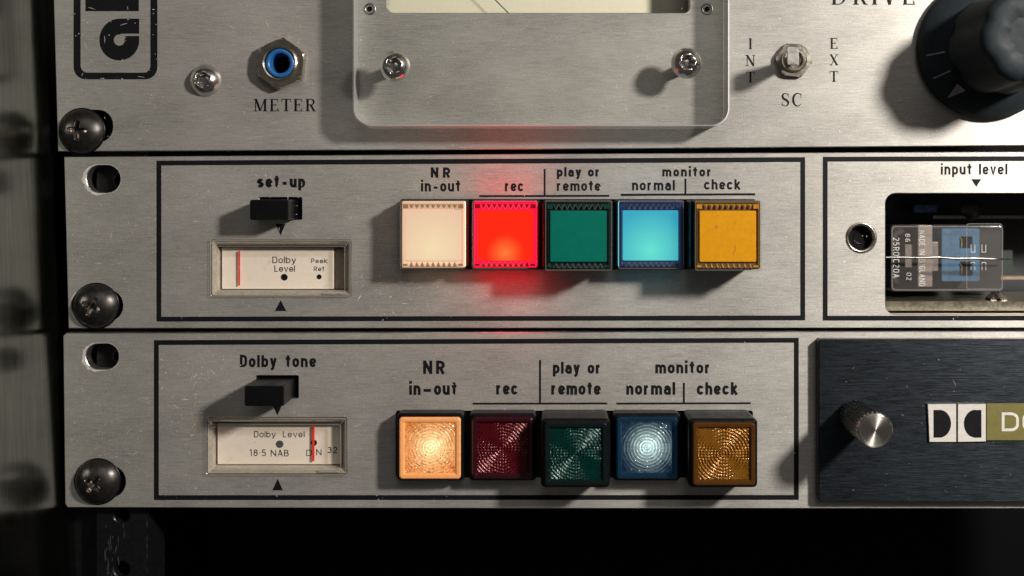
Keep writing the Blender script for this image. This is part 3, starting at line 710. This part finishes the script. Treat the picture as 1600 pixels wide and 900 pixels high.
# --- clear capped push buttons
def teeth(mb, u0, u1, v, dv, d, n, flip):
    """row of small moulded prisms"""
    w = (u1 - u0) / n
    for i in range(n):
        a = u0 + i * w; b = a + w; m_ = (a + b) / 2
        tip = v + dv
        mb.add([(a + .3, v, d), (b - .3, v, d), (m_, tip, d), (m_, v + dv * .3, d + 3.5)], [(0, 3, 1), (1, 3, 2), (2, 3, 0)], False)
CAPW, CAPH = 100.0, 105.0
def clear_button(cu, d, ins_mat, rim_mat, tooth_mat, label, side_mat=None):
    cv = 364.5; u0, u1 = cu - CAPW / 2, cu + CAPW / 2; v0, v1 = cv - CAPH / 2, cv + CAPH / 2
    org = (cu, cv, 0)
    body = MB().rbox(u0 - 2.5, v0 + 1, u1 + 2.5, v1 - 1, -30, d - 26, 3, 1.5)
    b = body.build('push_button', M['black_plastic'], mid, label=label, origin=org)
    # light guide round the insert: its sides are where the bulb's light leaks out
    g = MB(); A_ = rrect(u0 + 2.2, v0 + 2.2, u1 - 2.2, v1 - 2.2, 2, 3)
    g.cur = 1 if side_mat else 0; g.skin([(A_, d - 26), (A_, d - 9)], False)
    g.cur = 0; B_ = rrect(u0 + 5, v0 + 5, u1 - 5, v1 - 5, 1.5, 3); C_ = rrect(u0 + 8.5, v0 + 14, u1 - 8.5, v1 - 12, 1, 3)
    g.skin([(A_, d - 9), (B_, d - 6.5), (C_, d - 11)], True)
    g.build('light_guide', [rim_mat] + ([side_mat] if side_mat else []), b, origin=(cu, cv + 12, d - 26))
    MB().rbox(u0 + 8, v0 + 16, u1 - 8, v1 - 13, d - 11, d - 6, 1.5, .8).build('colour_insert', ins_mat, b, origin=(cu, cv, d - 9))
    t = MB(); teeth(t, u0 + 13, u1 - 13, v0 + 6.5, 7.5, d - 7.5, 9, 1); teeth(t, u0 + 13, u1 - 13, v1 - 3.5, -7.5, d - 7.5, 9, -1)
    for uu in (u0 + 4, u1 - 12):
        t.box(uu, v0 + 6.5, uu + 8, v0 + 13, d - 8, d - 5.5)
        t.box(uu, v1 - 8, uu + 7, v1 - 5, d - 8, d - 5.5)
    t.build('moulded_teeth', tooth_mat, b, kind='stuff')
    zz = MB()
    for vb, dv in ((v0 + 6.5, 7.5), (v1 - 3.5, -7.5)):
        w_ = (u1 - u0 - 26) / 9; pts = []
        for i in range(9): pts += [(u0 + 13 + i * w_, vb), (u0 + 13 + (i + .5) * w_, vb + dv)]
        ribbon(zz, pts + [(u1 - 13, vb)], .9, d - 3.8)
    zz.build('tooth_glint_line', M['tooth_glint'], b, kind='stuff')  # pale zigzag painted as the glint along the teeth
    ed = MB(); ed.region([rrect(u0 + .8, v0 + .8, u1 - .8, v1 - .8, 2.2, 3), rrect(u0 + 2.2, v0 + 2.2, u1 - 2.2, v1 - 2.2, 1.8, 3)], d + .15)
    ed.build('cap_glint_line', M['tooth_glint'], b)  # pale outline painted as the highlight round the cap front
    MB().rbox(u0, v0, u1, v1, d - 25, d, 2.5, 2.0).build('clear_cap', M['cap_clear'], b)
    return b
def tint(name, col, e=0, ecol=None, rough=.25): return plain(name, col, rough, mottle=.1, emis=ecol or col, es=e)
um = K
ins_w = glow('white_insert_lit', (1.0, .80, .48), (.88, .60, .42), .86, 62 * um, 1.0, (.12, .09, .06), (0, -.0035))
ins_r = glow('red_insert_lit', (1.0, .14, .030), (1.0, .016, .004), 1.5, 30 * um, 1.3, (.12, .0, .0), (.0000, -.0046))
ins_g = plain('green_insert', (.0, .145, .105), .5, mottle=.06, spec=.1)
ins_b = glow('blue_insert_lit', (.16, .86, .70), (.045, .42, .58), .86, 62 * um, 1.1, (.01, .06, .08), (0, -.004))
ins_y = plain('amber_insert', (.64, .285, .006), .5, mottle=.07, spec=.1)
P0, P1 = 54, 92
cxs = [682, 791.3, 900.8, 1012, 1121]
clear_button(682, P0, ins_w, glow('peach_guide', (1, .66, .44), (.62, .38, .26), .74, 95 * um, 1.0, (.35, .24, .16)), tint('peach_teeth', (.26, .15, .07), .10, (1, .5, .2)), 'glowing cream white push button, first of the five clear-capped buttons', tint('white_leak', (.6, .5, .4), 2.2, (1, .74, .5)))
clear_button(791.3, P0, ins_r, glow('red_guide', (1, .012, .03), (.72, .004, .05), 1.5, 90 * um, 1.0, (.2, .0, .01)), tint('red_teeth', (.22, .0, .01), .10, (1, .01, .03)), 'glowing bright red push button', tint('red_leak', (.6, .0, .01), 14, (1, .006, .016)))
clear_button(901, P1 - 4, ins_g, plain('dark_guide', (.008, .012, .012), .2), plain('dark_teeth', (.004, .05, .04), .2), 'unlit flat green push button')
clear_button(1011.5, P0, ins_b, tint('violet_guide', (.018, .022, .06), .035, (.2, .3, .9)), tint('violet_teeth', (.015, .03, .09), .02, (.2, .35, .9)), 'glowing turquoise blue push button', tint('blue_leak', (.1, .3, .4), 1.3, (.12, .6, .8)))
clear_button(1122.5, P1 - 4, ins_y, plain('amber_guide', (.12, .065, .022), .2), plain('amber_teeth', (.50, .23, .02), .15), 'amber yellow push button standing out further than the rest')
am = [o for o in bpy.data.objects if o.name.startswith('push_button') and 'amber' in o.get('label', '')][0]
mb = MB(); dd_ = P1 - 9.7
mb.flat([(1106 + r_ * math.cos(q * PI / 5), 352 + r_ * math.sin(q * PI / 5)) for q, r_ in enumerate((3, 2.4, 3.2, 2.6, 3, 2.2, 2.8, 3.3, 2.5, 2.9))], dd_)
ribbon(mb, [(1133, 378), (1134, 386), (1130, 394)], 1.2, dd_, lambda q: .3 + 1.2 * math.sin(PI * q)); ribbon(mb, [(1131, 350), (1135, 343)], .7, dd_)
mb.build('mark', plain('amber_mark', (.48, .19, .006), .5), am)
MB().flat(rrect(620, 308, 1186, 424, 2), -28).build('opening_floor', M['void'], mid)
MB().box(627, 314, 1178, 418.5, -27, 6).build('switch_block', M['black_plastic'], mid)

# --- inside the window
MB().skin([(rrect(1382, 300, 1902, 493, 16), -19.2), (rrect(1382, 300, 1902, 493, 10), -230)], True, False).build('compartment', plain('compartment_dark', (.010, .012, .016), .5, mottle=.5), mid)
MB().box(1384, 474, 1900, 489, -30, -200).build('chassis_ledge', plain('dirty_brass', (.22, .20, .15), .35, metal=.8, mottle=.4, bump=.4), mid)
mb = MB(); mb.box(1516, 340, 1760, 345, -150, -170); mb.build('chassis_strip', M['steel_dark'], mid)
mb = MB(); mb.box(1560, 444, 1760, 449, -150, -170); mb.build('chassis_strip', plain('tan_strip', (.30, .22, .14), .5, mottle=.3), mid)
sc_ = MB(); cu, cv = bk(1519, 327, -150); sc_.lathe(cu, cv, [(20, -155), (18, -150), (3, -148)], 32); sc_.build('trimmer', plain('trimmer_grey', (.10, .09, .085), .4, metal=.5), mid)
MB().box(1492, 322, 1532, 335, -190, -175).build('trimmer_block', M['blue_plastic'], mid)
nb = MB(); nu, nv_ = bk(1563, 470, -36); hexring(nb, nu, nv_ + 2, 15, 5, -60, -40, .3, 2)
nb.lathe(nu, nv_ - 9, [(5.5, -60), (5.5, -36), (4, -35)], 20); nb.build('standoff_nut', M['nickel'], mid)
mb = MB(); mb.box(1610, 400, 1660, 440, -170, -180); mb.build('green_board', plain('green_board', (.006, .02, .011), .5), mid)

# --- relay, a component of its own inside the compartment
rl = root('relay', 1480, 462, -120, 'clear-cased relay with a blue coil former and pale metal strip inside the window', 'relay')
D = -34
def b2(u0, v0, u1, v1, d): a = bk(u0, v0, d); b = bk(u1, v1, d); return a[0], a[1], b[0], b[1]
q = b2(1391, 351, 1569, 456, D)
MB().rbox(*q, -130, D, 7, 4).build('clear_case', M['relay_clear'], rl)
MB().box(*b2(1396, 356, 1564, 451, -110), -128, -110).build('relay_base', plain('relay_dark', (.014, .011, .010), .45, mottle=.3), rl)
mb = MB()
for a, b in ((rrect(*b2(1393, 353, 1567, 454, D + .6), 6), rrect(*b2(1395, 355, 1565, 452, D + .6), 5)), (rrect(*b2(1510, 349, 1566.5, 452.5, D + 1), 5), rrect(*b2(1511.4, 350.4, 1565, 451, D + 1), 4))):
    mb.region([a, b], D + .6 if a[0][1] > 349.9 else D + 1)
mb.build('case_edge', clear('case_edge_clear', (.75, .76, .77), 1.0, .1, haze=.22, hazecol=(.6, .58, .55)), rl)
MB().rbox(*b2(1434, 352, 1457, 448, -60), -100, -60, 2, 1).build('metal_strip', plain('pinkish_metal', (.33, .27, .235), .4, metal=.35, mottle=.15), rl)
MB().rbox(*b2(1455, 378, 1467, 424, -60), -100, -62, 2, 1).build('metal_strip', plain('pinkish_metal_dark', (.24, .20, .175), .4, metal=.35, mottle=.2), rl)
MB().rbox(*b2(1414, 382, 1431, 418, -70), -100, -70, 2, 1).build('metal_tab', plain('tan_tab', (.20, .16, .135), .5, mottle=.3), rl)
bl = plain('blue_coil_former', (.06, .155, .26), .38, mottle=.15)
fo = [rrect(*b2(1471, 357, 1531, 440, -58), 3), rrect(*b2(1500, 370, 1519, 388, -58), 2), rrect(*b2(1500, 409, 1519, 431, -58), 2)]
pm = plate(fo[0], fo[1:], top=-58, thick=40, ch=1, chh=1); pm.build('coil_former', [bl, bl], rl)
for v in (379, 420):
    MB().box(*b2(1503, v - 9, 1515, v + 9, -80), -96, -80).build('contact', plain('brown_contact%d' % v, (.14, .05, .025), .35, metal=.4), rl)
    mb = MB(); ribbon(mb, [bk(1500, v - 8, -56), bk(1503, v - 4, -56), bk(1502.5, v + 8, -56)], 2, -56); mb.build('contact_spring', plain('gold_spring%d' % v, (.85, .62, .32), .25, metal=1), rl)
    mb = MB(); p = b2(1516, v - 4, 1522, v + 18, D + .8)
    for uu in (1517, 1534):
        s_ = 1 if v < 400 else -1
        ribbon(mb, [bk(uu, v - 1 * s_, D), bk(uu, v + 10 * s_, D)] if 0 else [bk(uu, 402 - 20 * s_ , D), bk(uu, 402 - 8 * s_, D), bk(uu + 6, 402 - 8 * s_, D), bk(uu + 6, 402 - 20 * s_, D)], .9, D + .8)
    mb.build('moulded_rib', M['emboss'], rl)
for uu, vv, rr_ in ((1407, 372, 15), (1407, 432, 15)):
    c_ = bk(uu, vv, -90); MB().lathe(c_[0], c_[1], [(rr_, -110), (rr_, -92), (rr_ - 2, -90), (rr_ * .4, -90), (rr_ * .35, -96)], 32, False).build('contact_post', plain('post_brown%d' % vv, (.05, .032, .025), .4, metal=.3), rl)
for t_, v0_, v1_, ub, xh in (('25R0.C20A', 371, 434, 1395, 7.2), ('MADE IN ENGLAND', 360, 447, 1436, 6.6), ('86', 365, 378, 1414, 5.6), ('02', 426, 438, 1416, 5.6)):
    # moulded text reading downwards, tops of the letters to the right
    mb = MB(); p = bk(ub, v0_, D); q_ = bk(ub, v1_, D)
    sub = MB(); text(sub, t_, 0, q_[1] - p[1], 0, xh * (1 - D / F), sw=.15, a=.25, d=D + 1.2, gap=.22, space=.5)
    mb.v = [(p[0] - y, p[1] + x, d_) for x, y, d_ in sub.v]; mb.f = sub.f; mb.m = sub.m; mb.sm = sub.sm
    mb.build('moulded_lettering', M['emboss'], rl)
wr = MB()
wp = [(1384, 402.3), (1410, 402), (1440, 403), (1465, 401.8), (1490, 404), (1520, 403.5), (1545, 404.5), (1580, 405)]
n_ = 10; W_ = []
for i, (u, v) in enumerate(wp):
    p = bk(u, v, -14); r = 1.9 if i < len(wp) - 1 else 1.2; W_.append([(p[0], p[1] + r * math.cos(2 * PI * j / n_), -14 + r * math.sin(2 * PI * j / n_)) for j in range(n_)])
vs = [p for r in W_ for p in r]; fs = [(i * n_ + j, i * n_ + (j + 1) % n_, (i + 1) * n_ + (j + 1) % n_, (i + 1) * n_ + j) for i in range(len(wp) - 1) for j in range(n_)] + [[(len(wp) - 1) * n_ + j for j in range(n_)]]
wr.add(vs, fs, True); wr.build('retaining_wire', M['steel_dark'], rl)

# ------------------------------------------------------------------ lower unit
lo = root('rack_unit', 850, 795, -20, 'lowest brushed silver unit with ringed square lens buttons, three of them unlit', 'rack unit', UG)
slotC = (134, 537, 185.5, 577); ls = (400, 587, 466, 622)
pl = [(103, 520.5), (840, 519), (2050, 517), (2050, 794.5), (840, 794.5), (106, 793), (101.5, 788), (98.5, 525)]
plate(pl, [rrect(*slotC, 19.5), rrect(116, 728, 196, 777, 24), rrect(*ls, 2), rrect(323, 652.5, 542, 741, 3), rrect(619, 642.5, 1175.5, 745, 3)], thick=19, ch=1.0).build('face_panel', [M['alu_worn'], M['alu_edge']], lo)
worn_ring(lo, *slotC, 4.5)
border(lo, [(240.5, 531.5), (1248, 527.8), (1248, 781), (240.5, 781.3)], 7.6)
kw = dict(sw=.285, gap=.27)
word(lo, 'Dolby tone', 375, 494, 573.6, 14.2, sw=.27, gap=.28, space=.8)
slider(lo, 381.7, 603, 443.7, 635, 66, ls, 'black slide switch under the words ending in tone')
tri(lo, [(426, 632), (441, 632), (433.3, 649.5)]); tri(lo, [(434, 748), (442, 766), (425.6, 766)])
meter(lo, 323, 652.5, 542, 741, [('Dolby', 397, 431, 683.3, 7.2, dict(sw=.16, a=.36, gap=.2)), ('Level', 442, 476, 683.3, 7.2, dict(sw=.16, a=.36, gap=.2)),
      ('18*5', 391, 416, 712.5, 7.6, dict(sw=.17, a=.28, gap=.2)), ('NAB', 423, 451.5, 713, 7.6, dict(sw=.17, a=.34, gap=.2)), ('D', 478.5, 487.5, 712.5, 7.2, dict(sw=.16, a=.34)), ('N', 494, 502.5, 711.5, 7.2, dict(sw=.17, a=.34)), ('32', 511.5, 527.5, 708, 7.2, dict(sw=.2, a=.34))],
      489.4, [(437, 694, 6, 'grey_dot'), (490.5, 691.7, 5, 'ink')], 'small level meter with its red needle near the right end', (666, 720.5), 3.8, 12)
word(lo, 'NR', 660.8, 695.5, 584.3, 15.4, sw=.29, gap=.4); word(lo, 'in_out', 639.5, 713.8, 617, 15, **kw); word(lo, 'rec', 775.5, 809, 616.6, 14.8, **kw)
word(lo, 'play or', 864, 939, 583.8, 14, sw=.29, gap=.27, space=.75); word(lo, 'remote', 861.5, 938.5, 616.8, 14.8, **kw)
word(lo, 'monitor', 1024, 1110, 583.4, 14, **kw); word(lo, 'normal', 978.7, 1055, 616.8, 14.8, **kw); word(lo, 'check', 1089, 1152.7, 616.8, 14.8, **kw)
rule(lo, 738.5, 630.8, 949, 630.4, 3); rule(lo, 843.8, 562.5, 843.8, 629.5, 3.2, .2); rule(lo, 963, 630.6, 1173, 630, 3); rule(lo, 1068.5, 598, 1068.5, 629.5, 3.2, .2)
scuffs(lo, 15, [(250, 545, 400, 770), (110, 600, 235, 730), (250, 560, 380, 700)], 120)
scuffs(lo, 16, [(260, 545, 1240, 775)], 60)
mb = MB(); rr = random.Random(2)
for i in range(16):
    u, v = 305 + rr.gauss(0, 4), 662 + rr.gauss(0, 9); mb.flat([(u + rr.uniform(1, 3.4) * math.cos(a), v + rr.uniform(1, 3.4) * math.sin(a)) for a in (0, 1, 2, 3, 4, 5)], .2 + .012 * i)
mb.build('residue', M['tan_residue'], lo, kind='stuff')

smears(lo, 4, [(262, 585, 60, 90, 30), (255, 700, 40, 60, 14), (120, 590, 60, 60, 16)])
# --- ringed lenses: one relief mesh shared by the five buttons
def relief_mesh():
    n = 132; S = 38.0; mb = MB(); vs = []; fs = []
    for j in range(n + 1):
        for i in range(n + 1):
            x = -S + 2 * S * i / n; y = -S + 2 * S * j / n; r = math.hypot(x, y)
            ring = .5 + .5 * math.cos(2 * PI * r / 4.7)
            ang = math.atan2(y, x); sect = .5 + .5 * math.cos(4 * ang)      # dots dominate near the axes, rings on the diagonals
            dots = (.5 + .5 * math.cos(2 * PI * x / 4.22)) * (.5 + .5 * math.cos(2 * PI * y / 4.22))
            h = 1.7 * ring + 1.7 * dots * (.15 + .85 * sect)
            vs.append((x, y, h))
    for j in range(n):
        for i in range(n):
            a = j * (n + 1) + i; fs.append((a, a + n + 1, a + n + 2, a + 1))
    me = bpy.data.meshes.new('ringed_relief')
    me.from_pydata([Vector((x * K, -h * K, -y * K)) for x, y, h in vs], [], fs)
    me.polygons.foreach_set('use_smooth', [True] * len(me.polygons)); me.update(); return me
RELIEF = relief_mesh()
def glassy(name, col, rough=.06):
    m, nt, N, L, P = new_mat(name); P.inputs['Base Color'].default_value = (*col, 1); P.inputs['Roughness'].default_value = rough
    P.inputs['Transmission Weight'].default_value = 1; P.inputs['IOR'].default_value = 1.49; return m
def dull_lens(name, col, rough=.22, spec=.5):
    m, nt, N, L, P = new_mat(name)
    L.new(scale_col(N, L, col, mrange(N, L, noise(N, L, (400, 400, 400), 3), .3, .7, .75, 1.25)), P.inputs['Base Color'])
    P.inputs['Roughness'].default_value = rough; P.inputs['Metallic'].default_value = .35; P.inputs['Coat Weight'].default_value = .1
    return m
def lens_button(cu, d, frame_mat, lens_mat, label, lamp_mat=None):
    cv = 692; h = 52; org = (cu, cv, 0)
    b = MB().rbox(cu - h, cv - h, cu + h, cv + h, -26, d - 1, 7, 5, 6, cap=False)
    inner0 = rrect(cu - h + 5, cv - h + 5, cu + h - 5, cv + h - 5, 2, 6)
    b.skin([(inner0, d - 1), (inner0, d - 27)], True, False)
    b = b.build('push_button', M['black_plastic'], lo, label=label, origin=org)
    r = 47; f = MB()
    f.skin([(rrect(cu - r, cv - r, cu + r, cv + r, 5, 5), d - 3), (rrect(cu - r, cv - r, cu + r, cv + r, 5, 5), d + 3), (rrect(cu - r + 2, cv - r + 2, cu + r - 2, cv + r - 2, 4.5, 5), d + 5),
            (rrect(cu - r + 6, cv - r + 6, cu + r - 6, cv + r - 6, 2.5, 5), d + 4.6), (rrect(cu - 38, cv - 38, cu + 38, cv + 38, 1, 5), d + 1.5)], False, False, False)
    f.build('lens_frame', frame_mat, b)
    me = RELIEF.copy()
    me.materials.append(lens_mat)
    link('lens', me, b, W(cu, cv, d + .2))
    if lamp_mat:
        MB().skin([(rrect(cu - 40, cv - 40, cu + 40, cv + 40, 1), d - 1.2), (rrect(cu - 36, cv - 36, cu + 36, cv + 36, 1), d - 25)], True).build('lamp_screen', lamp_mat, b, origin=(cu, cv, d - 25))
    return b
Q0, Q1 = 30, 66
hot = glow('warm_bulb_screen', (1.0, .72, .38), (.34, .115, .025), 1.55, 54 * um, 1.8, (.3, .15, .05), (.0003, -.0006), spark=.75)
cool = glow('cool_bulb_screen', (.66, .82, .76), (.0015, .010, .024), 1.5, 48 * um, 2.2, (.02, .05, .08), (.0009, -.0004), spark=.8)
lens_button(675.5, Q0, tint('orange_frame_lit', (.75, .33, .12), .22, (1, .40, .13), .18), glassy('clear_ringed_lens', (1, .93, .80)), 'lit pale orange button with a ringed lens', hot)
lens_button(786.5, Q0, tint('red_frame', (.028, .003, .007), .0, None, .2), dull_lens('red_ringed_lens', (.10, .004, .009)), 'unlit dark red button with a ringed lens')
lens_button(897.3, Q1, tint('green_frame', (.003, .008, .008), .0, None, .2), dull_lens('green_ringed_lens', (.0, .034, .027)), 'unlit dark green button standing out, with a ringed lens')
lens_button(1007.7, Q0, tint('blue_frame', (.004, .018, .038), .012, (.05, .4, .8), .2), glassy('blue_ringed_lens', (.82, .95, 1.0)), 'dimly lit steel blue button with a ringed lens', cool)
lens_button(1118.7, Q1, tint('amber_frame', (.07, .026, .004), .0, None, .2), dull_lens('amber_ringed_lens', (.25, .105, .010)), 'unlit amber button standing out, with a ringed lens')
MB().box(621, 645, 1173.5, 743, -27, 4).build('switch_block', M['black_plastic'], lo)
MB().flat(rrect(615, 638, 1180, 750, 2), -28).build('opening_floor', M['void'], lo)

# ------------------------------------------------------------------ black plug-in module
pm = root('plug_in_module', 1600, 786, 2, 'black brushed module with silver knob and double D badge on the lowest panel', 'plug-in module')
MD = 17
a = bk(1279, 530, MD); b = bk(1279, 785, MD)
plate([(a[0] + 3, a[1]), (2050, a[1]), (2050, b[1]), (a[0] + 4, b[1]), (a[0], b[1] - 4), (a[0], a[1] + 3)], [], top=MD, thick=MD - .5, ch=1.6).build('face_panel', [M['black_alu'], plain('module_edge', (.05, .052, .055), .3, metal=.8)], pm)
kt = MD + 100; ku, kv = bk(1368, 673, kt)
mb = MB(); mb.lathe(ku, kv, [(23, MD + .5), (23.5, MD + 3), (24.6, MD + 4), (24.6, kt - 6), (25.5, kt - 5), (25.5, kt - 1.5), (24.5, kt)], 160, False, False, lambda a, d: (1.5 * math.cos(26 * a) if MD + 3.5 < d < kt - 4 else 0))
kn = mb.build('control_knob', M['turned'], pm, label='slim knurled silver knob')
mb = MB(); mb.lathe(ku, kv, [(24.5, kt), (22.5, kt + .3), (22, kt - .8), (21, kt - .8), (20.5, kt), (1.2, kt), (.9, kt - 1)], 64, False)
# spun cap: fine circular turning gives the bow-tie highlight
def spun():
    m, nt, N, L, P = new_mat('spun_aluminium'); P.inputs['Metallic'].default_value = 1; P.inputs['Base Color'].default_value = (.66, .62, .56, 1)
    P.inputs['Roughness'].default_value = .32; P.inputs['Anisotropic'].default_value = .9; P.inputs['Anisotropic Rotation'].default_value = .25
    tg = N.new('ShaderNodeTangent'); tg.direction_type = 'RADIAL'; tg.axis = 'Y'; L.new(tg.outputs[0], P.inputs['Tangent']); return m
mb.build('spun_cap', spun(), kn, origin=(ku, kv, kt))
bd = MD + 4
def b3(u, v): return bk(u, v, bd)
sq1 = [b3(1449.5, 631), b3(1494.6, 631), b3(1494.6, 691), b3(1452, 691)]; sq2 = [b3(1496.4, 631), b3(1541, 631), b3(1541, 690.3), b3(1496.4, 691)]
d1 = [b3(1458.5, 640.5), b3(1470, 640.5)] + [b3(1468 + 18 * math.cos(math.radians(q)), 662 + 21.8 * math.sin(math.radians(q))) for q in range(-80, 81, 10)] + [b3(1470, 683.8), b3(1458.5, 683.8)]
d2 = [b3(1533.5, 683.8), b3(1522, 683.8)] + [b3(1524 - 18 * math.cos(math.radians(q)), 662 - 21.8 * math.sin(math.radians(q))) for q in range(-80, 81, 10)] + [b3(1522, 640.5), b3(1533.5, 640.5)]
for s_, dd in ((sq1, d1), (sq2, d2)):
    p = plate(s_, [], top=bd, thick=3.7, ch=.7); bdg = p.build('badge', [M['badge'], M['alu_edge']], pm)
    MB().flat(dd, bd + .15).build('emblem', M['ink'], bdg)
p0, p1 = b3(1542, 631), b3(1760, 688.5)
ol = plate([p0, (p1[0], p0[1]), p1, (p0[0], p1[1])], [], top=bd - 1, thick=2.7, ch=.5).build('name_plate', [M['olive'], M['olive']], pm)
wt = MB(); a_, b_ = b3(1565, 674), b3(1712, 674); text(wt, 'DOLBY', a_[0], b_[0], a_[1], 21.4, sw=.20, a=.38, d=bd - .8, gap=.16, cap=1.36); wt.build('lettering', M['white_ink'], ol)
scuffs(pm, 30, [(1285, 540, 1600, 780)], 26, 'module_scuff', MD + .2)
scuffs(up, 31, [(260, 10, 1090, 230), (95, 10, 250, 230)], 110)
